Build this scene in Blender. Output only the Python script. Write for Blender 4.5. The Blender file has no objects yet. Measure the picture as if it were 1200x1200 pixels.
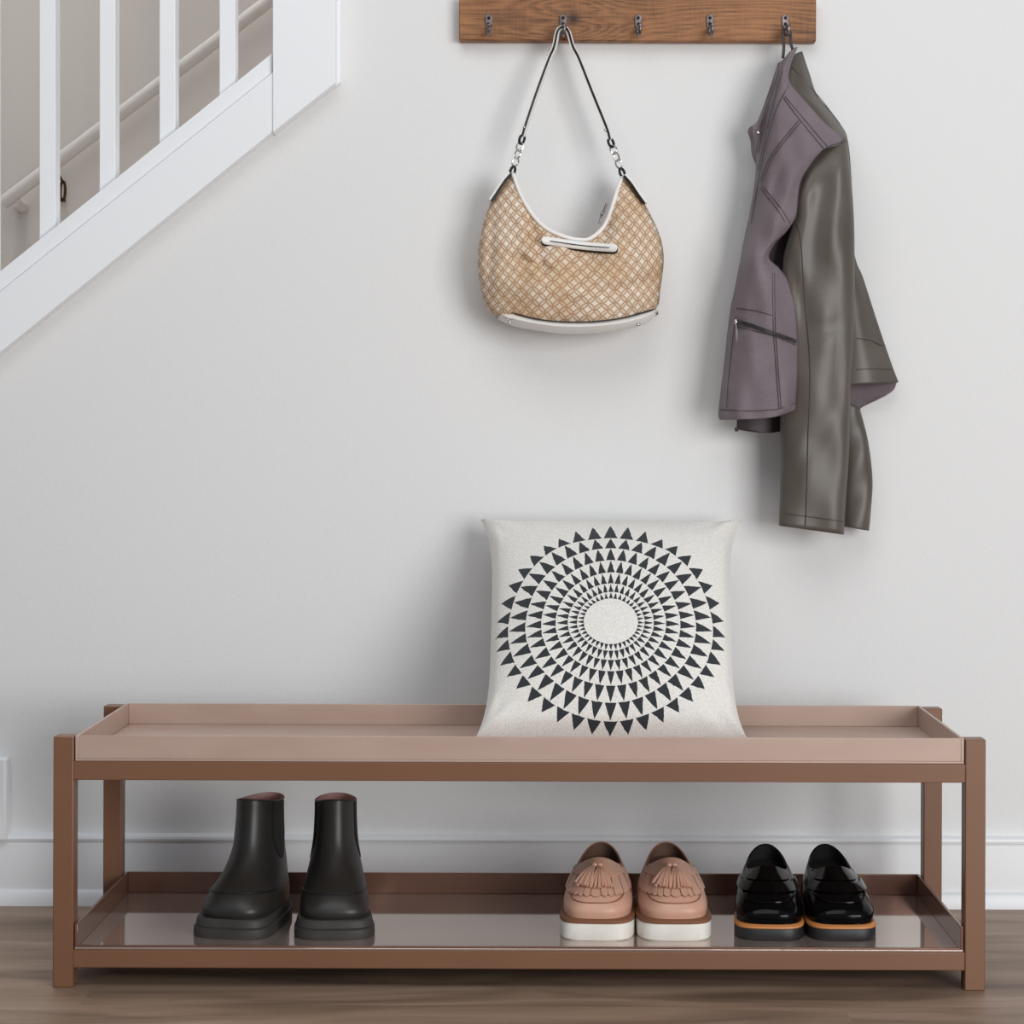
import bpy, math, random
import numpy as np
from mathutils import Vector
PI = math.pi
random.seed(7)
SC = bpy.context.scene
COL = SC.collection

# ------------------------------------------------------------------ camera
FPX, VX, VY = 2460.0, 648.0, 508.0
CZ, CY, ROLL = 0.715, -3.19, 0.0033


def P(px, py, y):
    """world point seen at photo pixel (px, py) in the upright plane at depth y"""
    d = y - CY
    dx, dy = px - VX, py - VY
    return np.array(((dx + ROLL * dy) * d / FPX, y, CZ - (dy - ROLL * dx) * d / FPX))


def proj(p):
    d = p[1] - CY
    X, Y = p[0] / d * FPX, (CZ - p[2]) / d * FPX
    return (VX + X - ROLL * Y, VY + Y + ROLL * X)


cam = bpy.data.cameras.new('camera')
co = bpy.data.objects.new('camera', cam)
COL.objects.link(co)
co.location = (0, CY, CZ)
co.rotation_euler = (PI / 2, -ROLL, 0)
cam.sensor_width = 36
cam.lens = 36 * FPX / 1200
cam.shift_x = (600 - VX) / 1200
cam.shift_y = (VY - 600) / 1200
SC.camera = co

# ------------------------------------------------------------------ materials


def lin(c):
    return tuple(((v / 255) / 12.92 if v / 255 <= .04045 else ((v / 255 + .055) / 1.055) ** 2.4) for v in c) + (1,)


def nd(nt, typ, **kw):
    n = nt.nodes.new(typ)
    for k, v in kw.items():
        setattr(n, k, v)
    return n


def mat(name, rgb, rough=.5, metal=0, coat=0, spec=.5, rgb2=None, vscale=8, stretch=(1, 1, 1), vamt=(.35, .65), detail=4,
        bump=0, bscale=200, bstretch=(1, 1, 1), sheen=0, bdist=.001, coat_rough=.03):
    m = bpy.data.materials.new(name)
    m.use_nodes = True
    nt = m.node_tree
    b = nt.nodes['Principled BSDF']
    b.inputs['Base Color'].default_value = lin(rgb)
    b.inputs['Roughness'].default_value = rough
    b.inputs['Metallic'].default_value = metal
    b.inputs['Coat Weight'].default_value = coat
    b.inputs['Coat Roughness'].default_value = coat_rough
    b.inputs['Specular IOR Level'].default_value = spec
    b.inputs['Sheen Weight'].default_value = sheen
    tc = nd(nt, 'ShaderNodeTexCoord')
    if rgb2 is not None:
        mp = nd(nt, 'ShaderNodeMapping')
        mp.inputs['Scale'].default_value = stretch
        nt.links.new(tc.outputs['Object'], mp.inputs['Vector'])
        nz = nd(nt, 'ShaderNodeTexNoise')
        nz.inputs['Scale'].default_value = vscale
        nz.inputs['Detail'].default_value = detail
        nt.links.new(mp.outputs[0], nz.inputs['Vector'])
        rp = nd(nt, 'ShaderNodeValToRGB')
        rp.color_ramp.elements[0].position = vamt[0]
        rp.color_ramp.elements[0].color = lin(rgb)
        rp.color_ramp.elements[1].position = vamt[1]
        rp.color_ramp.elements[1].color = lin(rgb2)
        nt.links.new(nz.outputs['Fac'], rp.inputs['Fac'])
        nt.links.new(rp.outputs[0], b.inputs['Base Color'])
    if bump:
        mp = nd(nt, 'ShaderNodeMapping')
        mp.inputs['Scale'].default_value = bstretch
        nt.links.new(tc.outputs['Object'], mp.inputs['Vector'])
        nz = nd(nt, 'ShaderNodeTexNoise')
        nz.inputs['Scale'].default_value = bscale
        nz.inputs['Detail'].default_value = 3
        nt.links.new(mp.outputs[0], nz.inputs['Vector'])
        bp = nd(nt, 'ShaderNodeBump')
        bp.inputs['Strength'].default_value = bump
        bp.inputs['Distance'].default_value = bdist
        nt.links.new(nz.outputs['Fac'], bp.inputs['Height'])
        nt.links.new(bp.outputs[0], b.inputs['Normal'])
    return m


class E:
    """tiny expression builder over math nodes"""

    def __init__(self, nt, out):
        self.nt, self.o = nt, out

    def op(self, name, *args):
        n = nd(self.nt, 'ShaderNodeMath', operation=name)
        for i, a in enumerate((self,) + args):
            if isinstance(a, E):
                self.nt.links.new(a.o, n.inputs[i])
            else:
                n.inputs[i].default_value = a
        return E(self.nt, n.outputs[0])

    def __add__(s, b): return s.op('ADD', b)
    def __sub__(s, b): return s.op('SUBTRACT', b)
    def __mul__(s, b): return s.op('MULTIPLY', b)
    def __truediv__(s, b): return s.op('DIVIDE', b)
    def gt(s, b): return s.op('GREATER_THAN', b)
    def lt(s, b): return s.op('LESS_THAN', b)


M = {}
M['wall'] = mat('wall_paint', (226, 226, 226), .75, bump=.25, bscale=120, bdist=.0015)
M['wall_far'] = mat('stairwell_paint', (212, 205, 199), .75, bump=.2, bscale=120)
M['trim'] = mat('trim_paint', (238, 240, 243), .4)
M['base'] = mat('baseboard_paint', (228, 228, 230), .45)
M['frame'] = mat('brown_powder_coat', (120, 83, 60), .4, rgb2=(124, 87, 64), vscale=5, bump=.05, bscale=400)
M['tray'] = mat('rosy_tray_metal', (187, 162, 149), .4, metal=.1, rgb2=(181, 155, 142), vscale=9, stretch=(1, 3, 3))
M['tray_gloss'] = mat('polished_tray_metal', (212, 194, 185), .06, metal=.75, rgb2=(208, 190, 181), vscale=6)
M['rim_gloss_shaded'] = mat('polished_tray_rim_shaded', (130, 97, 82), .16, metal=.45, rgb2=(124, 91, 76), vscale=6)  # tray metal darkened: shade below the upper tray put into the colour
M['boot'] = mat('black_matte_leather', (37, 34, 32), .42, rgb2=(44, 41, 38), vscale=20, bump=.1, bscale=500, spec=.5)
M['gore'] = mat('black_elastic', (28, 27, 26), .85, bump=.4, bscale=500, bstretch=(1, 1, .05))
M['rubber'] = mat('black_rubber', (58, 55, 52), .6, rgb2=(50, 47, 45), vscale=30)
M['pinklining'] = mat('pink_lining', (222, 178, 174), .8)
M['tan'] = mat('tan_leather', (208, 164, 141), .42, rgb2=(201, 156, 134), vscale=25, bump=.12, bscale=700)
M['tandark'] = mat('tan_leather_edge', (150, 100, 78), .6)
M['tanin'] = mat('brown_insole', (96, 72, 58), .8)
M['welt'] = mat('brown_welt', (128, 84, 58), .6)
M['whitesole'] = mat('white_foam_sole', (232, 229, 222), .6, rgb2=(222, 218, 209), vscale=30)
M['patent'] = mat('black_patent_leather', (8, 8, 9), .13, coat=.08, spec=.10, bump=.3, bscale=45, bdist=.002, coat_rough=.04)
M['blackin'] = mat('black_lining', (14, 14, 14), .85)
M['tanwelt'] = mat('caramel_welt', (196, 128, 72), .5)
M['blacksole'] = mat('black_sole', (30, 31, 32), .5)
M['chrome'] = mat('chrome', (215, 212, 210), .15, metal=1)
M['iron'] = mat('pewter_iron', (150, 140, 142), .35, metal=.9, rgb2=(95, 85, 85), vscale=120)
M['screw'] = mat('dark_screw', (40, 34, 34), .45, metal=.8)
M['whiteleather'] = mat('white_leather', (236, 232, 228), .45)
M['blackedge'] = mat('black_edge_paint', (14, 13, 13), .45)
M['purple'] = mat('textured_mauve_leather', (112, 100, 106), .5, rgb2=(124, 112, 118), vscale=14, bump=.7, bscale=520, bstretch=(1, 1, 2.2), bdist=.002)
M['olive'] = mat('olive_brown_leather', (78, 70, 63), .43, rgb2=(90, 82, 75), vscale=10, bump=.12, bscale=260, bdist=.0008)
M['jlining'] = mat('dark_jacket_lining', (66, 54, 58), .6)
M['stitch'] = mat('dark_thread', (62, 55, 56), .7)
M['zip'] = mat('black_zip', (34, 31, 30), .5, bump=.6, bscale=900)
M['bronze'] = mat('bronze_bracket', (70, 46, 26), .25, metal=.9)
M['handrail'] = mat('handrail_paint', (214, 208, 204), .35)


def wood_board():
    m = mat('rustic_stained_wood', (140, 90, 52), .55)
    nt = m.node_tree
    b = nt.nodes['Principled BSDF']
    tc = nd(nt, 'ShaderNodeTexCoord')
    sp = nd(nt, 'ShaderNodeSeparateXYZ')
    nt.links.new(tc.outputs['Object'], sp.inputs[0])
    x, z = E(nt, sp.outputs[0]), E(nt, sp.outputs[2])
    disp = None
    knot = None
    # knots: (x, z, size, lift) in board coordinates (x from the board centre, z from its lower edge)
    for (kx, kz, ks, amp) in ((-.098, .033, .03, .05), (-.20, .040, .055, .035), (.17, -.02, .07, .04)):
        dx, dz = (x - kx) / (ks * 2.2), (z - kz) / ks
        r2 = dx * dx + dz * dz
        g = (r2 * -1.0).op('EXPONENT')
        t = g * (z - kz) * (amp / ks) * 1.6
        disp = t if disp is None else disp + t
        if ks == .03:
            dx2, dz2 = (x - kx) / .0100, (z - kz) / .0095
            rr = dx2 * dx2 + dz2 * dz2
            knot = (rr * -1.0).op('EXPONENT')
    mp = nd(nt, 'ShaderNodeMapping')
    mp.inputs['Scale'].default_value = (3, 3, 30)
    nt.links.new(tc.outputs['Object'], mp.inputs[0])
    nz = nd(nt, 'ShaderNodeTexNoise')
    nz.inputs['Scale'].default_value = 3
    nz.inputs['Detail'].default_value = 5
    nt.links.new(mp.outputs[0], nz.inputs['Vector'])
    ph = (z - disp * .8) * 900.0 + E(nt, nz.outputs['Fac']) * 14.0
    ring = ph.op('SINE') * .5 + .5
    fine = nd(nt, 'ShaderNodeTexNoise')
    fine.inputs['Scale'].default_value = 10
    fine.inputs['Detail'].default_value = 8
    mp2 = nd(nt, 'ShaderNodeMapping')
    mp2.inputs['Scale'].default_value = (2, 10, 40)
    nt.links.new(tc.outputs['Object'], mp2.inputs[0])
    nt.links.new(mp2.outputs[0], fine.inputs['Vector'])
    saw = nd(nt, 'ShaderNodeTexNoise')
    saw.inputs['Scale'].default_value = 10
    saw.inputs['Detail'].default_value = 3
    mp3 = nd(nt, 'ShaderNodeMapping')
    mp3.inputs['Scale'].default_value = (45, 10, 3)
    nt.links.new(tc.outputs['Object'], mp3.inputs[0])
    nt.links.new(mp3.outputs[0], saw.inputs['Vector'])
    blot = nd(nt, 'ShaderNodeTexNoise')
    blot.inputs['Scale'].default_value = 9
    blot.inputs['Detail'].default_value = 2
    nt.links.new(tc.outputs['Object'], blot.inputs['Vector'])
    f = ring * .15 + E(nt, fine.outputs['Fac']) * .62 + E(nt, saw.outputs['Fac']) * .2 + (E(nt, blot.outputs['Fac']) - .5) * .5
    rp = nd(nt, 'ShaderNodeValToRGB')
    els = rp.color_ramp.elements
    els[0].position, els[0].color = .22, lin((74, 43, 21))
    els[1].position, els[1].color = .8, lin((172, 120, 76))
    e = els.new(.5)
    e.color = lin((142, 94, 55))
    nt.links.new(f.o, rp.inputs[0])
    mx = nd(nt, 'ShaderNodeMix', data_type='RGBA')
    mx.inputs[7].default_value = lin((38, 20, 8))
    nt.links.new(rp.outputs[0], mx.inputs[6])
    nt.links.new((knot * 1.0).o, mx.inputs[0])
    nt.links.new(mx.outputs[2], b.inputs['Base Color'])
    bp = nd(nt, 'ShaderNodeBump')
    bp.inputs['Strength'].default_value = .35
    bp.inputs['Distance'].default_value = .001
    nt.links.new(f.o, bp.inputs['Height'])
    nt.links.new(bp.outputs[0], b.inputs['Normal'])
    return m


def floor_mat():
    m = mat('weathered_plank_floor', (140, 118, 100), .5)
    nt = m.node_tree
    b = nt.nodes['Principled BSDF']
    tc = nd(nt, 'ShaderNodeTexCoord')
    sp = nd(nt, 'ShaderNodeSeparateXYZ')
    nt.links.new(tc.outputs['Object'], sp.inputs[0])
    x, y = E(nt, sp.outputs[0]), E(nt, sp.outputs[1])
    row = (y / .19).op('FLOOR')
    rnd = (row * 12.9898).op('SINE') * 43758.5
    rnd = rnd.op('FRACT')
    cell = ((x + rnd * 1.3) / 1.25).op('FLOOR')
    crnd = ((cell * 7.13 + row * 3.71).op('SINE') * 917.3).op('FRACT')
    cv = nd(nt, 'ShaderNodeCombineXYZ')
    nt.links.new((x * 1.0 + crnd * 9.0).o, cv.inputs[0])
    nt.links.new((y * 5.5 + row * 3.0).o, cv.inputs[1])
    n1 = nd(nt, 'ShaderNodeTexNoise')
    n1.inputs['Scale'].default_value = 2.6
    n1.inputs['Detail'].default_value = 6
    n1.inputs['Distortion'].default_value = .8
    nt.links.new(cv.outputs[0], n1.inputs['Vector'])
    cv2 = nd(nt, 'ShaderNodeCombineXYZ')
    nt.links.new((x * 3.0 + crnd * 5.0).o, cv2.inputs[0])
    nt.links.new((y * 60.0).o, cv2.inputs[1])
    n2 = nd(nt, 'ShaderNodeTexNoise')
    n2.inputs['Scale'].default_value = 2
    n2.inputs['Detail'].default_value = 4
    nt.links.new(cv2.outputs[0], n2.inputs['Vector'])
    f = E(nt, n1.outputs['Fac']) * .8 + E(nt, n2.outputs['Fac']) * .12 + (crnd - .5) * .10 + .03
    rp = nd(nt, 'ShaderNodeValToRGB')
    els = rp.color_ramp.elements
    els[0].position, els[0].color = .3, lin((104, 84, 68))
    els[1].position, els[1].color = .72, lin((176, 154, 136))
    e = els.new(.5)
    e.color = lin((147, 122, 102))
    nt.links.new(f.o, rp.inputs[0])
    fy = (y / .19).op('FRACT')
    seam = fy.lt(.012)
    mx = nd(nt, 'ShaderNodeMix', data_type='RGBA')
    mx.inputs[7].default_value = lin((92, 76, 64))
    nt.links.new(rp.outputs[0], mx.inputs[6])
    nt.links.new((seam * .35).o, mx.inputs[0])
    nt.links.new(mx.outputs[2], b.inputs['Base Color'])
    bp = nd(nt, 'ShaderNodeBump')
    bp.inputs['Strength'].default_value = .15
    bp.inputs['Distance'].default_value = .002
    nt.links.new(f.o, bp.inputs['Height'])
    nt.links.new(bp.outputs[0], b.inputs['Normal'])
    return m


RINGS = (31.0, 38.5, 49, 63, 79.5, 97.5, 117.5, 133)


def cushion_mat():
    m = mat('woven_sunburst_cloth', (226, 223, 217), .9, sheen=.15)
    nt = m.node_tree
    b = nt.nodes['Principled BSDF']
    uv = nd(nt, 'ShaderNodeUVMap')
    tc = nd(nt, 'ShaderNodeTexCoord')
    jit = nd(nt, 'ShaderNodeTexNoise')
    jit.inputs['Scale'].default_value = 160
    nt.links.new(tc.outputs['Object'], jit.inputs['Vector'])
    sp = nd(nt, 'ShaderNodeSeparateXYZ')
    nt.links.new(uv.outputs[0], sp.inputs[0])
    j = (E(nt, jit.outputs['Fac']) - .5) * 1.6
    x, y = E(nt, sp.outputs[0]) + j, E(nt, sp.outputs[1]) + j
    r = (x * x + y * y).op('SQRT')
    th = x.op('ARCTAN2', y)
    ray = ((th * (40 / (2 * PI)) + .5).op('FRACT') - .5).op('ABSOLUTE') * 2.0
    tot = None
    for k in range(7):
        r0, r1 = RINGS[k], RINGS[k + 1]
        t = (r - r0) / (r1 - r0)
        tri = t.gt(0.0) * ray.lt((t * -1.0 + .97) * .9)
        tri = tri * t.lt(1.0)
        tot = tri if tot is None else tot + tri
    sp2 = nd(nt, 'ShaderNodeTexNoise')
    sp2.inputs['Scale'].default_value = 600
    sp2.inputs['Detail'].default_value = 2
    nt.links.new(tc.outputs['Object'], sp2.inputs['Vector'])
    rp = nd(nt, 'ShaderNodeValToRGB')
    rp.color_ramp.elements[0].position, rp.color_ramp.elements[0].color = .32, lin((212, 207, 200))
    rp.color_ramp.elements[1].position, rp.color_ramp.elements[1].color = .6, lin((234, 231, 226))
    nt.links.new(sp2.outputs['Fac'], rp.inputs[0])
    mx = nd(nt, 'ShaderNodeMix', data_type='RGBA')
    nt.links.new(rp.outputs[0], mx.inputs[6])
    mx.inputs[7].default_value = lin((40, 43, 48))
    nt.links.new(tot.o, mx.inputs[0])
    nt.links.new(mx.outputs[2], b.inputs['Base Color'])
    bp = nd(nt, 'ShaderNodeBump')
    bp.inputs['Strength'].default_value = .5
    bp.inputs['Distance'].default_value = .001
    nt.links.new(sp2.outputs['Fac'], bp.inputs['Height'])
    nt.links.new(bp.outputs[0], b.inputs['Normal'])
    return m


def bag_mat():
    m = mat('interlocking_circle_jacquard', (214, 190, 158), .75)
    nt = m.node_tree
    b = nt.nodes['Principled BSDF']
    uv = nd(nt, 'ShaderNodeUVMap')
    sp = nd(nt, 'ShaderNodeSeparateXYZ')
    nt.links.new(uv.outputs[0], sp.inputs[0])
    x, y = E(nt, sp.outputs[0]), E(nt, sp.outputs[1])
    a = .0150
    u, v = (x + y) * (.7071 / a), (x - y) * (.7071 / a)
    fu, fv = u.op('FRACT'), v.op('FRACT')
    cnt, edge = None, None
    R = .7071
    for cx, cy in ((0, 0), (1, 0), (0, 1), (1, 1), ):
        dx, dy = fu - cx, fv - cy
        d = (dx * dx + dy * dy).op('SQRT')
        ins = d.lt(R)
        e = (d - R).op('ABSOLUTE').lt(.06)
        cnt = ins if cnt is None else cnt + ins
        edge = e if edge is None else edge.op('MAXIMUM', e)
    lens = cnt.gt(1.5)
    tc = nd(nt, 'ShaderNodeTexCoord')
    nz = nd(nt, 'ShaderNodeTexNoise')
    nz.inputs['Scale'].default_value = 18
    nz.inputs['Detail'].default_value = 5
    nt.links.new(tc.outputs['Object'], nz.inputs['Vector'])
    rp = nd(nt, 'ShaderNodeValToRGB')
    rp.color_ramp.elements[0].position, rp.color_ramp.elements[0].color = .38, lin((208, 184, 152))
    rp.color_ramp.elements[1].position, rp.color_ramp.elements[1].color = .62, lin((228, 216, 200))
    nt.links.new(nz.outputs['Fac'], rp.inputs[0])
    m1 = nd(nt, 'ShaderNodeMix', data_type='RGBA')
    nt.links.new(rp.outputs[0], m1.inputs[6])
    m1.inputs[7].default_value = lin((190, 153, 114))
    nt.links.new((lens * .5).o, m1.inputs[0])
    m2 = nd(nt, 'ShaderNodeMix', data_type='RGBA')
    nt.links.new(m1.outputs[2], m2.inputs[6])
    m2.inputs[7].default_value = lin((150, 108, 74))
    nt.links.new((edge * .75).o, m2.inputs[0])
    nt.links.new(m2.outputs[2], b.inputs['Base Color'])
    return m


M['board'] = wood_board()
M['floor'] = floor_mat()
M['cushion'] = cushion_mat()
M['bag'] = bag_mat()

# ------------------------------------------------------------------ mesh helpers


def cr(pts, n):
    """n points along a Catmull-Rom curve through pts (rows of any dimension)"""
    p = np.asarray(pts, float)
    m = len(p)
    if m == 2:
        t = np.linspace(0, 1, n)[:, None]
        return p[0] * (1 - t) + p[1] * t
    e = np.vstack([2 * p[0] - p[1], p, 2 * p[-1] - p[-2]])
    out = []
    for s in np.linspace(0, m - 1, n):
        i = min(int(s), m - 2)
        t = s - i
        a, b, c, d = e[i], e[i + 1], e[i + 2], e[i + 3]
        out.append(.5 * (2 * b + (c - a) * t + (2 * a - 5 * b + 4 * c - d) * t * t + (3 * b - a - 3 * c + d) * t ** 3))
    return np.array(out)


def cra(pts, n):
    """the same, spaced evenly by length"""
    q = cr(pts, 40 * len(pts))
    s = np.concatenate([[0], np.cumsum(np.linalg.norm(np.diff(q, axis=0), axis=1))])
    t = np.linspace(0, s[-1], n)
    return np.stack([np.interp(t, s, q[:, k]) for k in range(q.shape[1])], 1)


def surf(rows, nr, nc):
    a = np.array([cr(r, nc) for r in rows])
    return np.stack([cr(a[:, j], nr) for j in range(nc)], 1)


class MB:
    def __init__(self):
        self.v, self.f, self.uv = [], [], None

    def grid(self, G, cu=False, cv=False, flip=False):
        G = np.asarray(G)
        m, k = G.shape[:2]
        o = len(self.v)
        self.v += [tuple(p) for r in G for p in r]
        for i in range(m if cv else m - 1):
            for j in range(k if cu else k - 1):
                q = (o + i * k + j, o + i * k + (j + 1) % k, o + ((i + 1) % m) * k + (j + 1) % k, o + ((i + 1) % m) * k + j)
                self.f.append(q[::-1] if flip else q)
        return self

    def face(self, pts):
        o = len(self.v)
        self.v += [tuple(p) for p in pts]
        self.f.append(tuple(range(o, o + len(pts))))
        return self

    def box(self, x0, x1, y0, y1, z0, z1):
        o = len(self.v)
        self.v += [(x, y, z) for x in (x0, x1) for y in (y0, y1) for z in (z0, z1)]
        self.f += [tuple(o + i for i in q) for q in ((0, 1, 3, 2), (4, 6, 7, 5), (0, 4, 5, 1), (2, 3, 7, 6), (0, 2, 6, 4), (1, 5, 7, 3))]
        return self

    def prism(self, poly, y0, y1):
        """poly: (x, z) corners, extruded from y0 to y1"""
        n, o = len(poly), len(self.v)
        self.v += [(x, y0, z) for x, z in poly] + [(x, y1, z) for x, z in poly]
        self.f += [tuple(range(o, o + n)), tuple(range(o + 2 * n - 1, o + n - 1, -1))]
        self.f += [(o + i, o + n + i, o + n + (i + 1) % n, o + (i + 1) % n) for i in range(n)]
        return self

    def pprism(self, pix, y0, y1):
        return self.prism([(P(a, b, y0)[0], P(a, b, y0)[2]) for a, b in pix], y0, y1)

    def tube(self, path, r, n=8, closed=False, sy=1.0):
        p = np.asarray(path, float)
        m = len(p)
        rr = np.broadcast_to(np.asarray(r, float), (m,))
        if closed:
            T = np.roll(p, -1, 0) - np.roll(p, 1, 0)
        else:
            T = np.gradient(p, axis=0)
        T /= np.linalg.norm(T, axis=1)[:, None] + 1e-12
        up = np.array((0, 0, 1.)) if abs(T[0][2]) < .9 else np.array((1., 0, 0))
        N = np.cross(T[0], up)
        N /= np.linalg.norm(N)
        G = []
        for i in range(m):
            N = N - T[i] * np.dot(N, T[i])
            N /= np.linalg.norm(N)
            B = np.cross(T[i], N)
            G.append([p[i] + rr[i] * (math.cos(a) * N + sy * math.sin(a) * B) for a in np.linspace(0, 2 * PI, n, endpoint=False)])
        o = len(self.v)
        self.grid(G, cu=True, cv=closed)
        if not closed:
            self.f.append(tuple(range(o + n - 1, o - 1, -1)))
            self.f.append(tuple(range(o + (m - 1) * n, o + m * n)))
        return self

    def ribbon(self, path, w, t, wdir):
        """flat strip: width w along wdir, thickness t"""
        p = np.asarray(path, float)
        T = np.gradient(p, axis=0)
        T /= np.linalg.norm(T, axis=1)[:, None]
        W = np.asarray(wdir, float)
        G = []
        for i in range(len(p)):
            N = np.cross(T[i], W)
            N /= np.linalg.norm(N) + 1e-9
            G.append([p[i] + sw * W * w / 2 + sn * N * t / 2 for sw, sn in ((-1, -1), (1, -1), (1, 1), (-1, 1))])
        o, m = len(self.v), len(p)
        self.grid(G, cu=True)
        self.f += [(o + 3, o + 2, o + 1, o), (o + 4 * m - 4, o + 4 * m - 3, o + 4 * m - 2, o + 4 * m - 1)]
        return self

    def ball(self, c, rx, ry=None, rz=None, n=10):
        ry, rz = ry or rx, rz or rx
        G = [[(c[0] + rx * math.sin(a) * math.cos(b), c[1] + ry * math.sin(a) * math.sin(b), c[2] + rz * math.cos(a))
              for b in np.linspace(0, 2 * PI, n, endpoint=False)] for a in np.linspace(.05, PI - .05, n)]
        o = len(self.v)
        self.grid(G, cu=True)
        self.f += [tuple(range(o, o + n)), tuple(range(o + n * n - 1, o + n * n - n - 1, -1))]
        return self

    def build(self, name, m, parent=None, local=False, bevel=0, solid=0, soff=0, angle=40, label=None, loc=None, front=False):
        me = bpy.data.meshes.new(name)
        org = np.zeros(3)
        if parent is not None and not local:
            r = parent
            while r is not None:
                org += np.array(r.location)
                r = r.parent
        if loc is not None:
            org = np.asarray(loc, float)
        me.from_pydata([tuple(np.array(v) - org) for v in self.v], [], self.f)
        if self.uv is not None:
            ul = me.uv_layers.new(name='UVMap')
            for l in me.loops:
                ul.data[l.index].uv = self.uv[l.vertex_index]
        import bmesh
        bm = bmesh.new()
        bm.from_mesh(me)
        bmesh.ops.recalc_face_normals(bm, faces=bm.faces)
        if front and sum(f.normal.y * f.calc_area() for f in bm.faces) > 0:
            bmesh.ops.reverse_faces(bm, faces=bm.faces)
        bm.to_mesh(me)
        bm.free()
        me.materials.append(m)
        me.shade_smooth()
        me.set_sharp_from_angle(angle=math.radians(angle))
        o = bpy.data.objects.new(name, me)
        COL.objects.link(o)
        if parent is not None:
            o.parent = parent
        if loc is not None:
            o.location = loc
        if solid:
            s = o.modifiers.new('solid', 'SOLIDIFY')
            s.thickness = solid
            s.offset = soff
        if bevel:
            s = o.modifiers.new('bevel', 'BEVEL')
            s.width = bevel
            s.segments = 2
            s.limit_method = 'ANGLE'
        if label:
            o['label'] = label
        return o


def thing(name, label, cat, loc=(0, 0, 0), rotz=0, group=None):
    o = bpy.data.objects.new(name, None)
    COL.objects.link(o)
    o.location = loc
    o.rotation_euler = (0, 0, rotz)
    o.empty_display_size = .05
    o['label'], o['category'] = label, cat
    if group:
        o['group'] = group
    return o


def struct(o):
    o['kind'] = 'structure'
    return o


# ------------------------------------------------------------------ the room
ZF = 0.0
wall_px = [(345, -700), (3600, -700), (3600, 1059), (-841, 1059)]
wl = [P(a, b, 0) for a, b in wall_px]
poly = [(wl[0][0], 2.6), (4.0, 2.6), (4.0, 0), (wl[3][0], 0), (P(345, 101.6, 0)[0], P(345, 101.6, 0)[2])]
struct(MB().prism(poly, 0, .10).build('wall_back', M['wall']))
struct(MB().box(-4.5, 1.2, .75, .85, -.1, 4.2).build('wall_stairwell', M['wall_far']))
struct(MB().box(-4.5, 4.5, -5.5, .75, -.08, 0).build('floor', M['floor']))


def base_profile(x0, x1, prof):
    """skirting: (y, z) profile run along x"""
    g = MB()
    G = [[(x, y, z) for y, z in prof] for x in (x0, x1)]
    g.grid(G)
    g.face(G[0])
    g.face(G[1])
    return g


xl, xc = P(-400, 1000, -.015)[0], P(6, 980, -.02)[0]
struct(base_profile(xl, 4.0, [(0, 0), (-.015, 0), (-.015, .092), (-.012, .097), (0, .097)]).build('baseboard_back', M['base']))
struct(base_profile(xc, 4.0, [(0, .097), (-.0165, .0965), (-.0178, .1), (-.0165, .1035), (-.007, .106), (0, .106)]).build('trim_1', M['trim']))
struct(base_profile(xl, 4.0, [(-.015, 0), (-.027, 0), (-.027, .014), (-.0235, .0205), (-.015, .0235)]).build('trim_2', M['trim']))
struct(MB().pprism([(-70, 888), (7.5, 888), (7.5, 986), (-70, 986)], -.026, 0).build('trim_3', M['trim'], bevel=.004))

# stair side: stringer, end board, thin backing strip
struct(MB().pprism([(-700, 980), (322, 152), (322, 83), (-700, 905)], -.030, .004).build('trim_4', M['trim'], bevel=.0012))
struct(MB().pprism([(319.5, -560), (393, -560), (393, 97), (319.5, 155.5)], -.033, .10).build('trim_5', M['trim'], bevel=.0012))
struct(MB().pprism([(390, -560), (399, -560), (399, 96), (390, 103)], -.008, 0).build('trim_6', M['trim']))

steps = []
x, z = -1.68, 0.0
run, rise = .235, .19
prof = [(x, 0)]
while z < 2.0:
    z += rise
    prof.append((x, z))
    x += run
    prof.append((x, z))
prof += [(x, -.0), ]
struct(MB().prism(prof, .101, .749).build('stair_steps', M['wall_far']))

rail = thing('stair_railing', 'white painted stair railing of square balusters on a sloping bottom rail, upper left', 'railing', P(0, 330, .01))
MB().pprism([(-700, 879), (319, 62), (319, 86), (-700, 905.5)], -.024, .05).build('bottom_rail', M['trim'], rail, bevel=.0015)
for k in range(-4, 4):
    x0 = 46.2 + 70.3 * k
    x1 = x0 + 18.6
    yb = lambda q: 318 - .802 * q + 6
    MB().pprism([(x0, -560), (x1, -560), (x1, yb(x1)), (x0, yb(x0))], -.012, .02).build('baluster', M['trim'], rail, bevel=.001)
MB().box(P(-700, 0, 0)[0], P(340, 0, 0)[0], -.03, .045, 2.1, 2.16).build('top_rail', M['trim'], rail)

hy = .685
hr = thing('stair_handrail', 'pale round handrail on the stairwell wall behind the white balusters', 'handrail', P(5, 240, .745))
pa, pb = P(3, 238, hy), P(560, -184, hy)
MB().tube(cr([pa, pb], 12), .0125, 14).build('rail', M['handrail'], hr)
dirv = (pb - pa) / np.linalg.norm(pb - pa)
low = P(16, 236, hy)
MB().tube([low, low + np.array((.0, .064, -.004))], .011, 12).build('wall_return', M['handrail'], hr)
bc = P(73.5, 224, .735)
lp = [bc + np.array((.0048 * math.cos(a), .002 * math.sin(a), .0185 * math.sin(a))) for a in np.linspace(0, 2 * PI, 24, endpoint=False)]
bb = MB().tube(lp, .0026, 8, closed=True)
bb.tube([bc + np.array((0, .014, -.016)), bc + np.array((0, 0, -.016))], .0035, 8)
bb.tube([bc + np.array((0, 0, .018)), bc + np.array((0, -.03, .026)), bc + np.array((.0, -.05, .034))], .0025, 8)
bb.build('bracket', M['bronze'], hr, label='dark bronze bracket')

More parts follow.
